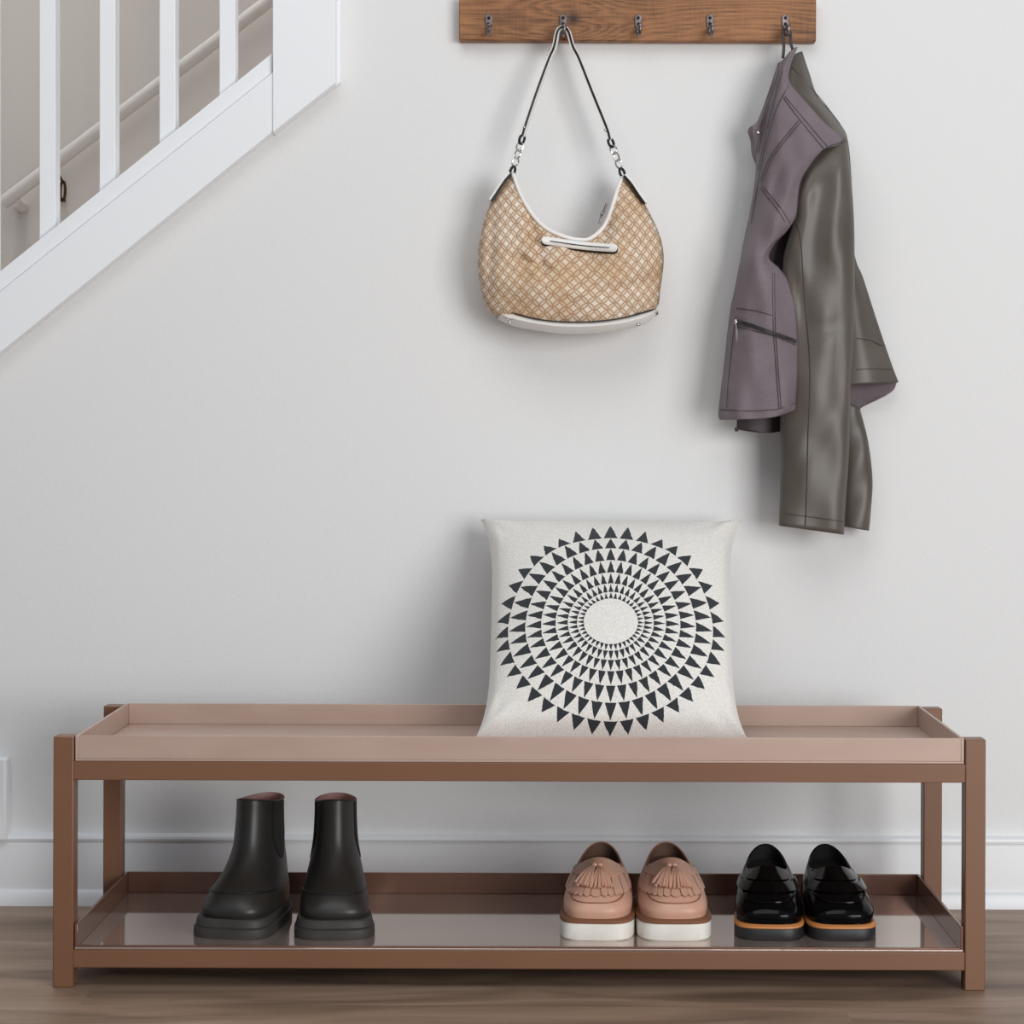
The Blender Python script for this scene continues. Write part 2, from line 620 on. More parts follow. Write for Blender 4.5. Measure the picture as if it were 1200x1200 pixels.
# ------------------------------------------------------------------ bench
XL, XR, LW = -.6414, .5583, .0263
YF, YB = -.49, -.162
bench = thing('shoe_bench', 'long brown metal frame bench with two shallow rosy trays against the wall', 'bench', ((XL + XR) / 2, (YF + YB) / 2, 0))
ZT = .323
for x0 in (XL, XR - LW):
    for y0 in (YF, YB - LW):
        MB().box(x0, x0 + LW, y0, y0 + LW, 0, ZT).build('leg', M['frame'], bench, bevel=.0014)


def rails(z0, z1):
    for y0 in (YF + .0004, YB - LW - .0004 + .0):
        MB().box(XL + LW, XR - LW, y0, y0 + LW, z0, z1).build('long_rail', M['frame'], bench, bevel=.001)
    for x0 in (XL + .0004, XR - LW - .0004):
        MB().box(x0, x0 + LW, YF + LW, YB - LW, z0, z1).build('side_rail', M['frame'], bench, bevel=.001)


rails(.2672, .2913)
rails(.0257, .0488)


def tray(z0, h, m, front):
    x0, x1, y0, y1, t = XL + LW + .0015, XR - LW - .0015, YF + .0015, YB - .0015, .004
    g, pan = MB(), MB()
    pan.box(x0, x1, y0, y1, z0, z0 + .003)
    g.box(x0, x0 + t, y0, y1, z0 + .003, z0 + h)
    g.box(x1 - t, x1, y0, y1, z0 + .003, z0 + h)
    g.box(x0 + t, x1 - t, y1 - t, y1, z0 + .003, z0 + h)
    g.box(x0 + t, x1 - t, y0, y0 + t, z0 + .003, z0 + front)
    return pan, g


for nm, (pan, rim), mp_, mr_ in (('top_tray', tray(.2915, .0328, None, .0328), 'tray', 'tray'), ('bottom_tray', tray(.049, .0328, None, .0055), 'tray_gloss', 'rim_gloss_shaded')):
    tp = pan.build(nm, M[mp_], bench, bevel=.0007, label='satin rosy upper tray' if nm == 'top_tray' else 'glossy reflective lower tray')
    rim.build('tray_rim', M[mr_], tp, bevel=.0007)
ZTOP = .2915 + .0032
ZLOW = .049 + .0031

# ------------------------------------------------------------------ cushion


def cushion():
    W, H, T = .190, .197, .058
    lean = math.radians(43)
    a = np.array((0, math.sin(lean), math.cos(lean)))
    n = np.array((0, -math.cos(lean), math.sin(lean)))
    base = P(719, 862, -.330)
    O = np.array((base[0], -.330, ZTOP + .004)) + a * H
    N = 56

    def pt(u, v, side):
        px = .10 * (1 - abs(v) ** 4.5) * abs(u) ** 3
        py = (.05 if v > 0 else .012) * (1 - abs(u) ** 4.5) * abs(v) ** 3
        x = u * W * (1 - px) * (1 + .022 * v) + .003 * v
        y = v * H * (1 - py)
        t = T * ((1 - abs(u) ** 2.6) * (1 - abs(v) ** 2.6)) ** .62 + .004 + .010 * (u * v) ** 4
        # soft creases that run in from the corners
        cu, cv = 1 - abs(u), 1 - abs(v)
        t += .006 * math.sin(26 * (cu - cv) + (2 if u > 0 else 0)) * math.exp(-((cu + cv) / .32) ** 2) * min(1, 8 * min(cu, cv))
        t *= math.sqrt(min(1, (1 - max(abs(u), abs(v))) * 14))
        t += .0016 * math.sin(9 * u + 4 * v) * math.sin(5 * v - 3 * u) * (1 - u * u) * (1 - v * v)
        p = O + np.array((x, 0, 0)) + a * y + n * t * side
        if p[2] < ZTOP + .001:
            p[2] = ZTOP + .001 + .05 * (p[2] - ZTOP)
            p[2] = max(p[2], ZTOP + .0004)
        return p

    us = [math.sin(q) if False else q for q in np.linspace(-1, 1, N)]
    us = [.5 * (q + math.sin(q * PI / 2)) for q in us]
    root = thing('throw_cushion', 'square cream cushion with black triangle sunburst pattern on the bench', 'cushion', (O[0], -.330, ZTOP))
    vt = CUSH_VT
    fr = MB().grid([[pt(u, v, 1) for u in us] for v in us])
    fr.uv = []
    for v in us:
        for u in us:
            x = u * W * (1 - .10 * (1 - abs(v) ** 4.5) * abs(u) ** 3)
            fr.uv.append((x * 815 + 1.5, np.interp(v, [q[0] for q in vt], [q[1] for q in vt])))
    fr.build('front_cover', M['cushion'], root, label='cream woven front with black triangle rings')
    bk = MB().grid([[pt(u, v, -1) for u in us] for v in us])
    bk.uv = [(400, 400)] * len(bk.v)
    bk.build('back_cover', M['cushion'], root)
    return pt


CUSH_VT = [(-1, -134), (-.937, -117.5), (-.83, -97.5), (-.716, -79.5), (-.612, -63), (-.531, -49), (-.462, -38.5), (-.405, -31), (-.216, 0), (-.012, 31), (.05, 38.5),
           (.127, 49), (.227, 63), (.348, 79.5), (.479, 97.5), (.598, 117.5), (.787, 133), (1, 165)]
cushion_pt = cushion()

# ------------------------------------------------------------------ coat rack
BY = -.024
bz = P(748, 48, BY)
rack = thing('coat_rack', 'rustic brown wooden coat rack board with five small iron hooks on the wall', 'coat rack', (P(748, 48, BY)[0], 0, P(748, 48, BY)[2]))
x0, x1 = P(538, 20, BY)[0], P(956.5, 20, BY)[0]
z0, z1 = P(748, 48, BY)[2], P(748, -3, BY)[2]
b = MB().box(x0, x1, BY, -.0005, z0, z1)
b.build('backboard', M['board'], rack, bevel=.0018)
HOOKS = []
for hx in (573, 660, 748, 832, 920.5):
    c = P(hx, 17, BY - .002)
    k = FPX / (BY - CY)
    s = 1 / k
    g = MB()
    out = [(4.2 * math.cos(a), 21 - 4.6 + 4.6 + 0 * a - 0) for a in (0,)]
    pl = [(c[0] + 4.3 * s * math.cos(a), c[2] - 4.5 * s + 4.5 * s * math.sin(a)) for a in np.linspace(0, PI, 13)]
    pl += [(c[0] - 3.2 * s, c[2] - 15 * s), (c[0] - 2.4 * s, c[2] - 23 * s), (c[0] + 2.4 * s, c[2] - 23 * s), (c[0] + 3.2 * s, c[2] - 15 * s)]
    g.prism(pl, BY - .0035, BY - .0002)
    zc = c[2]
    path = [(c[0], BY - .003, zc - 14 * s), (c[0], BY - .008, zc - 19 * s), (c[0], BY - .014, zc - 25 * s), (c[0] + .0004, BY - .022, zc - 27.5 * s),
            (c[0] + .0012, BY - .0295, zc - 24 * s), (c[0] + .002, BY - .032, zc - 18.5 * s)]
    g.tube(cr(path, 18), np.interp(np.linspace(0, 1, 18), [0, .6, .9, 1], [.0032, .0027, .0024, .0020]), 10)
    g.ball((c[0] + .002, BY - .032, zc - 17.5 * s), .0032)
    hk = g.build('hook', M['iron'], rack, bevel=.0004, label='small pewter coat hook')
    for dz in (4.2, 11.3):
        sc = MB()
        sc.ball((c[0], BY - .0037, zc - dz * s), .0024, .0012, .0024)
        sc.build('screw', M['screw'], hk)
    HOOKS.append((c[0], zc - 26 * s))

# ------------------------------------------------------------------ handbag
Lc = [(583, 370), (571, 362), (563.5, 338), (560, 301), (566, 264), (575.5, 236.5), (588, 219), (601, 204)]
Rc = [(766, 365), (772, 356), (774, 338), (777.5, 312), (777, 292), (771, 270), (756, 240), (743, 222), (730, 206)]
Bc = [(583, 370), (632, 378), (679, 381), (725, 377), (766, 365)]
Tc = [(601, 204), (611, 230), (626, 254), (642, 269), (663, 278), (678, 281), (691, 280), (706.5, 267), (716, 246), (725, 218), (730, 206)]
NU, NV = 64, 44
cL, cR, cB, cT = cra(Lc, NV), cra(Rc, NV), cra(Bc, NU), cra(Tc, NU)
BAGY = -.066


def bagpx(i, j):
    u, v = i / (NU - 1), j / (NV - 1)
    return ((1 - v) * cB[i] + v * cT[i] + (1 - u) * cL[j] + u * cR[j]
            - ((1 - u) * (1 - v) * cB[0] + u * (1 - v) * cB[-1] + (1 - u) * v * cT[0] + u * v * cT[-1]))


def crease(p, a, b, w, amp):
    a, b = np.array(a, float), np.array(b, float)
    t = np.clip(np.dot(p - a, b - a) / np.dot(b - a, b - a), 0, 1)
    d = np.linalg.norm(p - a - t * (b - a))
    return amp * math.exp(-(d / w) ** 2) * math.sin(PI * (.12 + .76 * t))


def bagdepth(i, j, side):
    u, v = i / (NU - 1), j / (NV - 1)
    e = (4 * u * (1 - u)) ** .42
    g = np.interp(v, [0, .12, .35, .6, .85, 1], [.72, .88, 1, .82, .52, .36])
    D = .052 * e * g
    p = bagpx(i, j)
    if side > 0:
        D += .0022 * math.sin(p[0] * .085 + p[1] * .03) * e + .0014 * math.sin(p[0] * .05 - p[1] * .14) * e
        D += crease(p, (612, 232), (640, 322), 5, -.009) + crease(p, (606, 240), (628, 330), 6, .006)
        D += crease(p, (600, 300), (648, 318), 5, -.009) + crease(p, (718, 240), (700, 300), 6, -.006)
        D += crease(p, (690, 345), (765, 330), 8, -.008) + crease(p, (640, 330), (700, 350), 10, .006)
        D += crease(p, (578, 250), (572, 350), 5, -.006) + crease(p, (730, 250), (745, 330), 7, -.003)
    return BAGY - side * max(D, .0)


root = thing('handbag', 'tan patterned fabric shoulder bag with white trim hanging from the coat rack', 'handbag', (P(670, 380, BAGY)[0], BAGY, P(670, 380, BAGY)[2]))
bag = root
front = np.array([[P(*bagpx(i, j), bagdepth(i, j, 1)) for i in range(NU)] for j in range(NV)])
back = []
for j in range(NV):
    r = []
    for i in range(NU):
        q = P(*bagpx(i, j), BAGY)
        q[1] = min(bagdepth(i, j, -1), -.008)
        r.append(q)
    back.append(r)
back = np.array(back)
g = MB().grid(front)
g.grid(back, flip=True)
ctr = P(670, 300, BAGY)
uvf = []
for j in range(NV):
    for i in range(NU):
        q = P(*bagpx(i, j), BAGY)
        xx, zz_ = q[0] - ctr[0], q[2] - ctr[2]
        uvf.append((xx * (1 + .22 * (xx / .14) ** 2) + .004 * math.sin(zz_ * 30), zz_ * (1.06 + .5 * abs(zz_)) + .003 * math.sin(xx * 40)))
g.uv = uvf + uvf
g.build('bag_body', M['bag'], bag, solid=.0015, soff=-1, label='tan and cream interlocking circle fabric body')
# bottom closing + white base
cb = cra([(584, 366), (632.5, 377), (679, 380), (725, 376), (768, 364)], 40)
ct_ = cra([(586, 362.5), (632.5, 374.5), (679, 377.5), (725, 373.5), (767, 362.5)], 40)
cbot = cra([(582, 371), (599, 378), (617, 382), (663, 387.5), (713, 385.5), (753, 378), (771, 366)], 40)
rows = []
for i in range(40):
    u = i / 39
    e = (4 * u * (1 - u)) ** .4
    yf = BAGY - .041 * e - .004
    a, c_ = ct_[i], cbot[i]
    mid = (a + c_) / 2
    yb_ = BAGY + .04 * e
    pb_ = P(*c_, yf + .008)
    rows.append([P(*a, yf + .003), P(*mid, yf - .002), pb_, np.array((pb_[0], (yf + yb_) / 2, pb_[2] - .002)), np.array((pb_[0], yb_, pb_[2] + .003))])
MB().grid(rows).build('base_panel', M['whiteleather'], bag, solid=.002, label='white leather base')
MB().tube([P(*ct_[i], BAGY - .041 * (4 * (i / 39) * (1 - i / 39)) ** .4 - .0055) for i in range(40)], .0011, 6).build('base_piping', M['blackedge'], bag)
for fx, fy in ((597, 377), (748, 379.5)):
    MB().ball(P(fx, fy + 1, BAGY - .03), .0035, .0035, .003).build('bag_foot', M['chrome'], bag)
MB().tube(cr([P(592, 371.5, BAGY - .042), P(600, 374, BAGY - .046)], 6), .0022, 8).build('base_stud', M['chrome'], bag)
# piping round the opening, front and back
MB().tube([front[-1, i] + np.array((0, -.001, 0)) for i in range(NU)], .0031, 10).build('opening_piping', M['whiteleather'], bag)
MB().tube([back[-1, i] + np.array((0, 0, -.0)) for i in range(NU)], .0028, 10).build('opening_piping', M['whiteleather'], bag)
# zip pull hanging inside the right of the opening
zp = MB()
for (a, b_, r) in (((711, 238), (708, 247), .0018), ((708, 247), (705, 252), .0024), ((705, 252), (702, 262), .0014)):
    zp.tube(cr([P(*a, BAGY - .012), P(*b_, BAGY - .014)], 5), r, 8)
zp.build('zip_pull', M['iron'], bag)


def front_y(px, py, G):
    best, y = 1e9, 0
    for row in G:
        for p in row:
            q = proj(p)
            d = (q[0] - px) ** 2 + (q[1] - py) ** 2
            if d < best:
                best, y = d, p[1]
    return y


# slot pocket: white pill-shaped welt
def pill(px0, px1, r, lift):
    a, b_ = np.array(px0, float), np.array(px1, float)
    t = (b_ - a) / np.linalg.norm(b_ - a)
    nrm = np.array((-t[1], t[0]))
    ss = .5 - .5 * np.cos(np.linspace(.03, PI - .03, 40))
    ln = np.linalg.norm(b_ - a)
    k = np.polyfit(np.linspace(0, 1, 9), [front_y(*(a + (b_ - a) * q), front) for q in np.linspace(0, 1, 9)], 2)
    G = []
    for s in ss:
        c = a + (b_ - a) * s
        e = min(s, 1 - s) * ln / r
        w = r * math.sqrt(max(0, 1 - max(0, 1 - e) ** 2))
        bow = -1.5 * math.sin(PI * s)
        y = np.polyval(k, s) - lift
        G.append([P(*(c + nrm * (w * q - bow)), y - .0012 * (1 - q * q)) for q in (-1, -.5, 0, .5, 1)])
    return G


MB().grid(pill((634, 282.3), (724, 293), 5.2, .0045)).build('pocket_welt', M['blackedge'], bag, solid=.003, front=True, soff=-1)
pw = MB().grid(pill((634.5, 280.8), (723.5, 291), 4.8, .0066)).build('pocket_welt', M['whiteleather'], bag, solid=.003, front=True, soff=-1, label='white slot pocket welt')
MB().tube(cr([P(645, 282.5, front_y(642, 282, front) - .0098), P(680, 287.4, front_y(680, 284, front) - .010), P(714, 290.3, front_y(716, 290, front) - .0098)], 12), .0008, 6).build('slot', M['blackedge'], pw)

# side tabs, straps, clips
SY = -.052


def side_tab(pts, off):
    c = cra(pts, 12)
    MB().ribbon([P(p[0] + off, p[1] - .5, BAGY) for p in c], .03, .0035, (0, 1, 0)).build('side_tab', M['whiteleather'], bag)
    MB().tube([P(p[0], p[1], BAGY - .0155) for p in c], .0021, 8).build('tab_edge', M['blackedge'], bag)


side_tab([(576, 236), (584, 224), (592, 212), (599, 204)], -1.5)
side_tab([(755.5, 239), (747, 227), (739, 215), (731, 206)], 1.5)


def loop_tube(name, c, d, l, w, r, m, y, parent, tilt=0):
    d = np.array(d, float) / np.linalg.norm(d)
    nrm = np.array((-d[1], d[0]))
    pts = []
    for a in np.linspace(0, 2 * PI, 20, endpoint=False):
        q = np.array(c) + d * l * math.cos(a) + nrm * w * math.sin(a)
        pts.append(P(q[0], q[1], y + tilt * math.sin(a)))
    return MB().tube(pts, r, 8, closed=True).build(name, m, parent)


for side, (horn, strap0) in enumerate((((600, 203), (612, 162)), ((730, 205), (715.5, 166)))):
    horn, strap0 = np.array(horn, float), np.array(strap0, float)
    d = strap0 - horn
    for t, nm, l, w, r, m, tl in ((.06, 'leather_loop', 5.5, 2.6, .0021, 'blackedge', .006), (.33, 'ring', 5.2, 3.6, .0013, 'chrome', .004),
                                  (.55, 'clasp', 5.5, 3.0, .0014, 'chrome', -.004), (.76, 'ring', 5.2, 3.8, .0013, 'chrome', .003),
                                  (.97, 'leather_loop', 5.5, 2.8, .0021, 'blackedge', .006)):
        loop_tube(nm, horn + d * t, d, l, w, r, M[m], BAGY, bag, tl)

hx, hz = HOOKS[1]
hp = np.array((hx, BY - .019, hz + .0078))
sl = [P(612.5, 160, BAGY), P(616, 148, -.064), P(628, 112, -.06), P(643, 71, -.053), P(649.5, 56, BY - .022), hp + (-.0078, 0, -.0035), hp + (.0, 0, .0026), hp + (.0078, 0, -.0035),
      P(671.5, 55, BY - .022), P(679, 70, -.053), P(694, 108, -.06), P(711, 150, -.064), P(715, 164, BAGY)]
sp_ = cra(sl, 90)
st = MB().ribbon(sp_, .012, .0062, (.12, .99, .05)).build('shoulder_strap', M['whiteleather'], bag)
eg = MB().tube(sp_ + np.array((-.0004, -.0066, 0)), .0017, 8)
eg.build('strap_edge', M['blackedge'], st)
for fx, fy in ((614.2, 149), (709.5, 152.5)):
    MB().ball(P(fx, fy, -.0715), .0022).build('rivet', M['chrome'], st)

# ------------------------------------------------------------------ jacket
JX, JZ = HOOKS[4]
jk = thing('leather_jacket', 'purple grey and olive leather jacket hanging from the rightmost hook', 'jacket', (JX, -.06, P(950, 626, -.07)[2]))


def px_rows(rows):
    return [[P(*c) for c in r] for r in rows]


FP = [
    [(921, 66, -.062), (925, 61, -.066), (930, 57, -.068), (935, 55, -.062)],
    [(910, 80, -.066), (915, 80, -.078), (920, 79, -.080), (927, 76, -.07)],
    [(904, 106, -.07), (911, 103, -.088), (918, 100, -.092), (926, 97, -.082)],
    [(897, 126, -.07), (909, 124, -.095), (925, 122, -.1), (946, 121, -.088)],
    [(890, 148, -.07), (908, 147, -.10), (935, 147, -.11), (969, 146, -.09)],
    [(887, 172, -.07), (908, 170, -.105), (945, 168, -.116), (991.5, 164, -.084)],
    [(886, 188, -.07), (908, 186, -.108), (938, 182, -.12), (967, 174, -.108)],
    [(885, 206, -.072), (905, 206, -.11), (928, 204, -.122), (949, 195, -.114)],
    [(882, 230, -.072), (900, 231, -.11), (920, 228, -.122), (938, 216, -.114)],
    [(877, 256, -.073), (896, 258, -.112), (915, 258, -.122), (934, 250, -.112)],
    [(873, 275, -.074), (890, 277, -.112), (908, 278, -.12), (923, 270, -.108)],
    [(870, 289, -.075), (884, 291, -.113), (897, 292, -.12), (908, 286, -.108)],
    [(868, 302, -.076), (880, 303, -.114), (892, 304, -.122), (901, 302, -.108)],
    [(864, 322, -.077), (880, 323, -.116), (898, 323, -.124), (914, 315, -.1)],
    [(861, 338, -.078), (880, 340, -.118), (903, 341, -.127), (926, 334, -.1)],
    [(855, 368, -.08), (876, 372, -.12), (906, 374, -.129), (934, 374, -.104)],
    [(848, 430, -.082), (872, 434, -.124), (909, 436, -.132), (935, 433, -.106)],
    [(842, 480, -.084), (868, 481, -.126), (911, 478, -.134), (933, 470, -.108)],
    [(843, 492, -.084), (868, 491.5, -.126), (906, 489, -.134), (933, 480, -.108)],
]
FG = surf(px_rows(FP), 110, 30)
for i in range(110):
    for j in range(30):
        q = proj(FG[i, j])
        u = j / 29
        w = math.sin(PI * u) ** .7
        FG[i, j][1] += w * (.0022 * math.sin(q[0] * .11 + q[1] * .035) + .0016 * math.sin(q[0] * .2 - q[1] * .05))
        FG[i, j][1] += crease(np.array(q), (930, 200), (895, 300), 7, -.006) + crease(np.array(q), (918, 190), (888, 270), 6, .005)
MB().grid(FG).build('front_panel', M['purple'], jk, front=True, solid=.003, soff=-1, label='textured purple grey front panel')


def tube_rows(rows, nr, n=36, sq=.75, wr=None):
    ctrl = []
    for (l, r, yc, hd) in rows:
        ctrl.append(list(l) + list(r) + [yc, hd])
    c = cr(ctrl, nr)
    G = []
    for i, q in enumerate(c):
        l, r, yc, hd = q[0:2], q[2:4], q[4], q[5]
        ring = []
        for a in np.linspace(0, 2 * PI, n, endpoint=False):
            cx = math.copysign(abs(math.cos(a)) ** sq, math.cos(a))
            cs = math.copysign(abs(math.sin(a)) ** sq, math.sin(a))
            m = (l + r) / 2 + (r - l) / 2 * cx
            dy = wr(m[0], m[1]) if wr and cs > 0 else 0
            ring.append(P(m[0], m[1], yc - hd * cs + dy * abs(cs)))
        G.append(ring)
    return np.array(G)


def sleeve_wr(px, py):
    p = np.array((px, py))
    d = .0018 * math.sin(px * .12 + py * .02) + .0012 * math.sin(py * .06 - px * .09)
    d += crease(p, (960, 190), (952, 330), 8, .005) + crease(p, (985, 190), (972, 300), 9, -.004) + crease(p, (925, 300), (946, 380), 7, .006)
    d += crease(p, (955, 390), (985, 380), 8, .004) + crease(p, (930, 560), (975, 480), 9, .0035) + crease(p, (975, 300), (985, 480), 7, .003)
    return d


SG = tube_rows([((944, 182), (990, 160), -.080, .008), ((938, 206), (992.5, 170), -.082, .021), ((931, 235), (995, 186), -.083, .028), ((929, 260), (998, 214), -.081, .029), ((918, 300), (1001, 262), -.08, .029),
                ((917, 340), (1001.5, 320), -.08, .029), ((920, 400), (1001, 392), -.079, .028), ((918, 450), (997.5, 450), -.078, .027), ((914, 492), (996, 495), -.078, .026),
                ((915, 530), (995, 535), -.077, .025), ((914, 575), (992, 580), -.076, .024), ((912.5, 616), (989, 626.5), -.075, .023)], 90, 40, .7, sleeve_wr)
MB().grid(SG, cu=True).build('sleeve', M['olive'], jk, solid=.0025, soff=-1, label='olive brown leather near sleeve')
RG = tube_rows([((985, 465), (1006, 478), -.036, .012), ((988, 520), (1016, 518), -.036, .013), ((990, 560), (1021, 562), -.036, .013), ((990, 600), (1019, 600), -.036, .013), ((991, 617), (1017, 622), -.036, .013)],
               40, 24, .8, lambda a, b_: .002 * math.sin(b_ * .09 + a * .1))
MB().grid(RG, cu=True).build('sleeve', M['olive'], jk, solid=.002, soff=-1, label='olive brown leather far sleeve')
BP = [
    [(922, 70, -.056), (928, 66, -.055), (934, 62, -.05), (940, 60, -.042)],
    [(924, 85, -.066), (932, 84, -.066), (941, 84, -.058), (948, 84, -.04)],
    [(926, 98, -.076), (936, 104, -.076), (948, 108, -.064), (957, 110, -.04)],
    [(945, 121, -.082), (957, 126, -.079), (966, 129, -.065), (973, 130, -.04)],
    [(968, 146, -.087), (975, 148, -.08), (981, 148, -.065), (986, 147, -.04)],
    [(975, 165, -.084), (983, 165, -.076), (989, 165, -.06), (993.5, 164, -.038)],
    [(960, 212, -.05), (975, 212, -.048), (988, 212, -.044), (998, 211, -.034)],
    [(960, 294, -.046), (975, 294, -.046), (990, 294, -.044), (1001, 294, -.032)],
    [(960, 330, -.045), (980, 330, -.046), (1000, 328, -.046), (1012, 327, -.03)],
    [(960, 385, -.046), (985, 385, -.05), (1008, 383, -.052), (1029, 380, -.03)],
    [(960, 430, -.048), (988, 432, -.055), (1017, 428, -.056), (1045, 427, -.031)],
    [(960, 447, -.048), (988, 451, -.056), (1020, 450, -.056), (1053, 448, -.032)],
]
BG = surf(px_rows(BP), 80, 26)
MB().grid(BG).build('back_panel', M['olive'], jk, front=True, solid=.0025, soff=-1, label='olive brown leather back')
RF = [
    [(980, 436, -.018), (1005, 440, -.018), (1030, 444, -.02), (1051, 448, -.026)],
    [(986, 468, -.018), (1003, 469, -.018), (1022, 464, -.02), (1046, 458, -.025)],
    [(993, 491, -.018), (999, 487, -.018), (1008, 478, -.02), (1028, 467, -.024)],
]
MB().grid(surf(px_rows(RF), 16, 20)).build('inner_facing', M['purple'], jk, front=True, solid=.002, soff=-1, label='purple grey inner facing below the back hem')
LN = [
    [(888, 215, -.052), (903, 215, -.056), (935, 215, -.056), (960, 215, -.048)],
    [(876, 300, -.052), (890, 300, -.055), (925, 300, -.055), (955, 300, -.046)],
    [(866, 400, -.054), (885, 400, -.058), (910, 400, -.056), (940, 400, -.046)],
    [(863.5, 490, -.056), (880, 494, -.06), (900, 494, -.056), (925, 490, -.044)],
    [(864, 503.5, -.056), (880, 506, -.06), (900, 507.5, -.056), (925, 504, -.044)],
]
MB().grid(surf(px_rows(LN), 40, 20)).build('lining', M['jlining'], jk, front=True, solid=.0015, soff=-1, label='dark lining below the front hem')
CL = [
    [(920, 74, -.058), (916, 72, -.06), (912, 75, -.06)],
    [(912, 108, -.064), (907, 106, -.07), (902, 106, -.066)],
    [(902, 135, -.064), (895, 136, -.074), (888.5, 142, -.066)],
    [(898, 150, -.062), (887, 150, -.075), (877.5, 152, -.062)],
    [(898, 168, -.062), (889, 166, -.073), (880.5, 166, -.06)],
    [(896, 182, -.062), (889, 181, -.069), (882, 181, -.058)],
    [(896, 198, -.062), (892, 196, -.066), (887, 193, -.058)],
]
CG = surf(px_rows(CL), 50, 14)
for i in range(50):
    for j in range(14):
        CG[i, j][1] += .0012 * math.sin(j * 1.9)
MB().grid(CG).build('collar', M['purple'], jk, front=True, solid=.003, label='purple grey ribbed stand collar')
MB().ball(P(888.5, 155.5, -.078), .0026, .0015, .0026).build('snap', M['chrome'], jk)
jl = P(921, 44, BY - .022)
MB().tube(cr([P(917.5, 68, -.058), P(918.5, 55, -.052), np.array((JX - .0052, BY - .019, JZ + .003)), np.array((JX, BY - .0195, JZ + .0085)), np.array((JX + .0052, BY - .02, JZ + .003)), P(926.5, 50, -.05), P(929, 58, -.056)], 24), .0019, 8, sy=1.2).build('hanging_loop', M['stitch'], jk)

allF = FG[::2].reshape(-1, 3)


def yat(px, py, A):
    q = np.stack([VX + A[:, 0] / (A[:, 1] - CY) * FPX, VY + (CZ - A[:, 2]) / (A[:, 1] - CY) * FPX], 1)
    return A[np.argmin(((q - np.array((px, py))) ** 2).sum(1)), 1]


def seam(name, pts, G, r=.00055, lift=.0009):
    A = G.reshape(-1, 3)
    c = cra(pts, max(6, int(len(pts) * 8)))
    ys = np.array([yat(p[0], p[1], A) for p in c])
    for _ in range(2):
        ys[1:-1] = (ys[:-2] + ys[1:-1] + ys[2:]) / 3
    MB().tube([P(p[0], p[1], y - lift) for p, y in zip(c, ys)], r, 6).build(name, M['stitch'], jk)


for pts in ([(918.5, 115), (936, 138.5), (966, 175)], [(920, 113), (939, 135.5), (970, 172)], [(936, 141), (905, 180), (890.5, 212)], [(939, 142), (908, 181), (892.5, 214)],
            [(891, 220), (910, 244), (922, 264)], [(892, 216), (912, 240), (926, 261)], [(905, 320), (906.5, 387), (913, 478)], [(907.5, 320), (909, 387), (915.5, 478)],
            [(844, 480), (880, 481.5), (913, 479), (932, 472)], [(863, 361), (885, 364), (906, 370)], [(924, 100), (908, 132), (896, 175), (889, 210), (880, 262)], [(913, 82), (904, 112), (896, 145), (889, 178)], [(917, 82), (908, 113), (900, 146), (893, 178), (888, 200)],
            [(862, 370), (856, 420), (851, 478)], [(864, 383), (900, 392), (932, 404)]):
    seam('front_seam', pts, FG)
zg = MB()
A_ = FG.reshape(-1, 3)
zc_ = cra([(861, 376), (880, 381), (905, 390), (933, 400)], 20)
MB().ribbon([P(p[0], p[1], yat(p[0], p[1], A_) - .003) for p in zc_], .0052, .003, (0, 0, 1)).build('pocket_zip', M['zip'], jk, label='black pocket zip')
zq = P(862.5, 377, yat(863, 377, A_) - .006)
zz = MB()
zz.ball(zq, .0028, .0024, .0042)
zz.tube(cr([zq + (0, -.002, -.002), P(864, 387, zq[1] - .003), P(864.2, 401, zq[1] - .002)], 8), [.0012, .0013, .0015, .0017, .0018, .0018, .0018, .0014], 8)
zz.build('zip_pull', M['chrome'], jk)
front_half = SG[:, :21]
for pts in ([(933, 258), (939, 288), (942.5, 347), (949, 427), (947, 510), (945, 586), (944, 616)], [(914, 601), (944, 605), (988, 611)]):
    seam('sleeve_seam', pts, front_half)
seam('sleeve_seam', [(992.5, 165), (967, 174), (949, 195), (938, 216), (934, 250)], FG, lift=.0016)
for pts in ([(1004, 396), (1020, 399), (1036, 406)], [(1004, 433), (1025, 432), (1046, 433)], [(928, 78), (945, 98), (962, 116), (985, 146)]):
    seam('back_seam', pts, BG)
zt = P(863.5, 504, -.06)
MB().box(zt[0] - .003, zt[0] + .002, -.063, -.057, zt[2] - .002, zt[2] + .004).build('zip_end', M['zip'], jk)

# ------------------------------------------------------------------ shoes
NA = 72
ANG = np.linspace(0, 2 * PI, NA, endpoint=False)


def loop_pts(yf, yb, W, zf, zs, zb, k=.08, ex=.85, asym=0.0, ang=ANG, ins=0.0):
    a1, a0, a2 = (zf - zb) / 2, ((zf + zb) / 2 + zs) / 2, ((zf + zb) / 2 - zs) / 2
    out = []
    L = (yb - yf) / 2 - ins
    c = (yb + yf) / 2
    for a in ang:
        ca, sa = math.cos(a), math.sin(a)
        x = math.copysign(abs(sa) ** ex, sa) * (W - ins) * (1 + k * ca) + asym * (ca ** 2 if ca > 0 else 0)
        y = c - L * math.copysign(abs(ca) ** (ex + .05), ca)
        out.append((x, y, a0 + a1 * ca + a2 * math.cos(2 * a)))
    return out


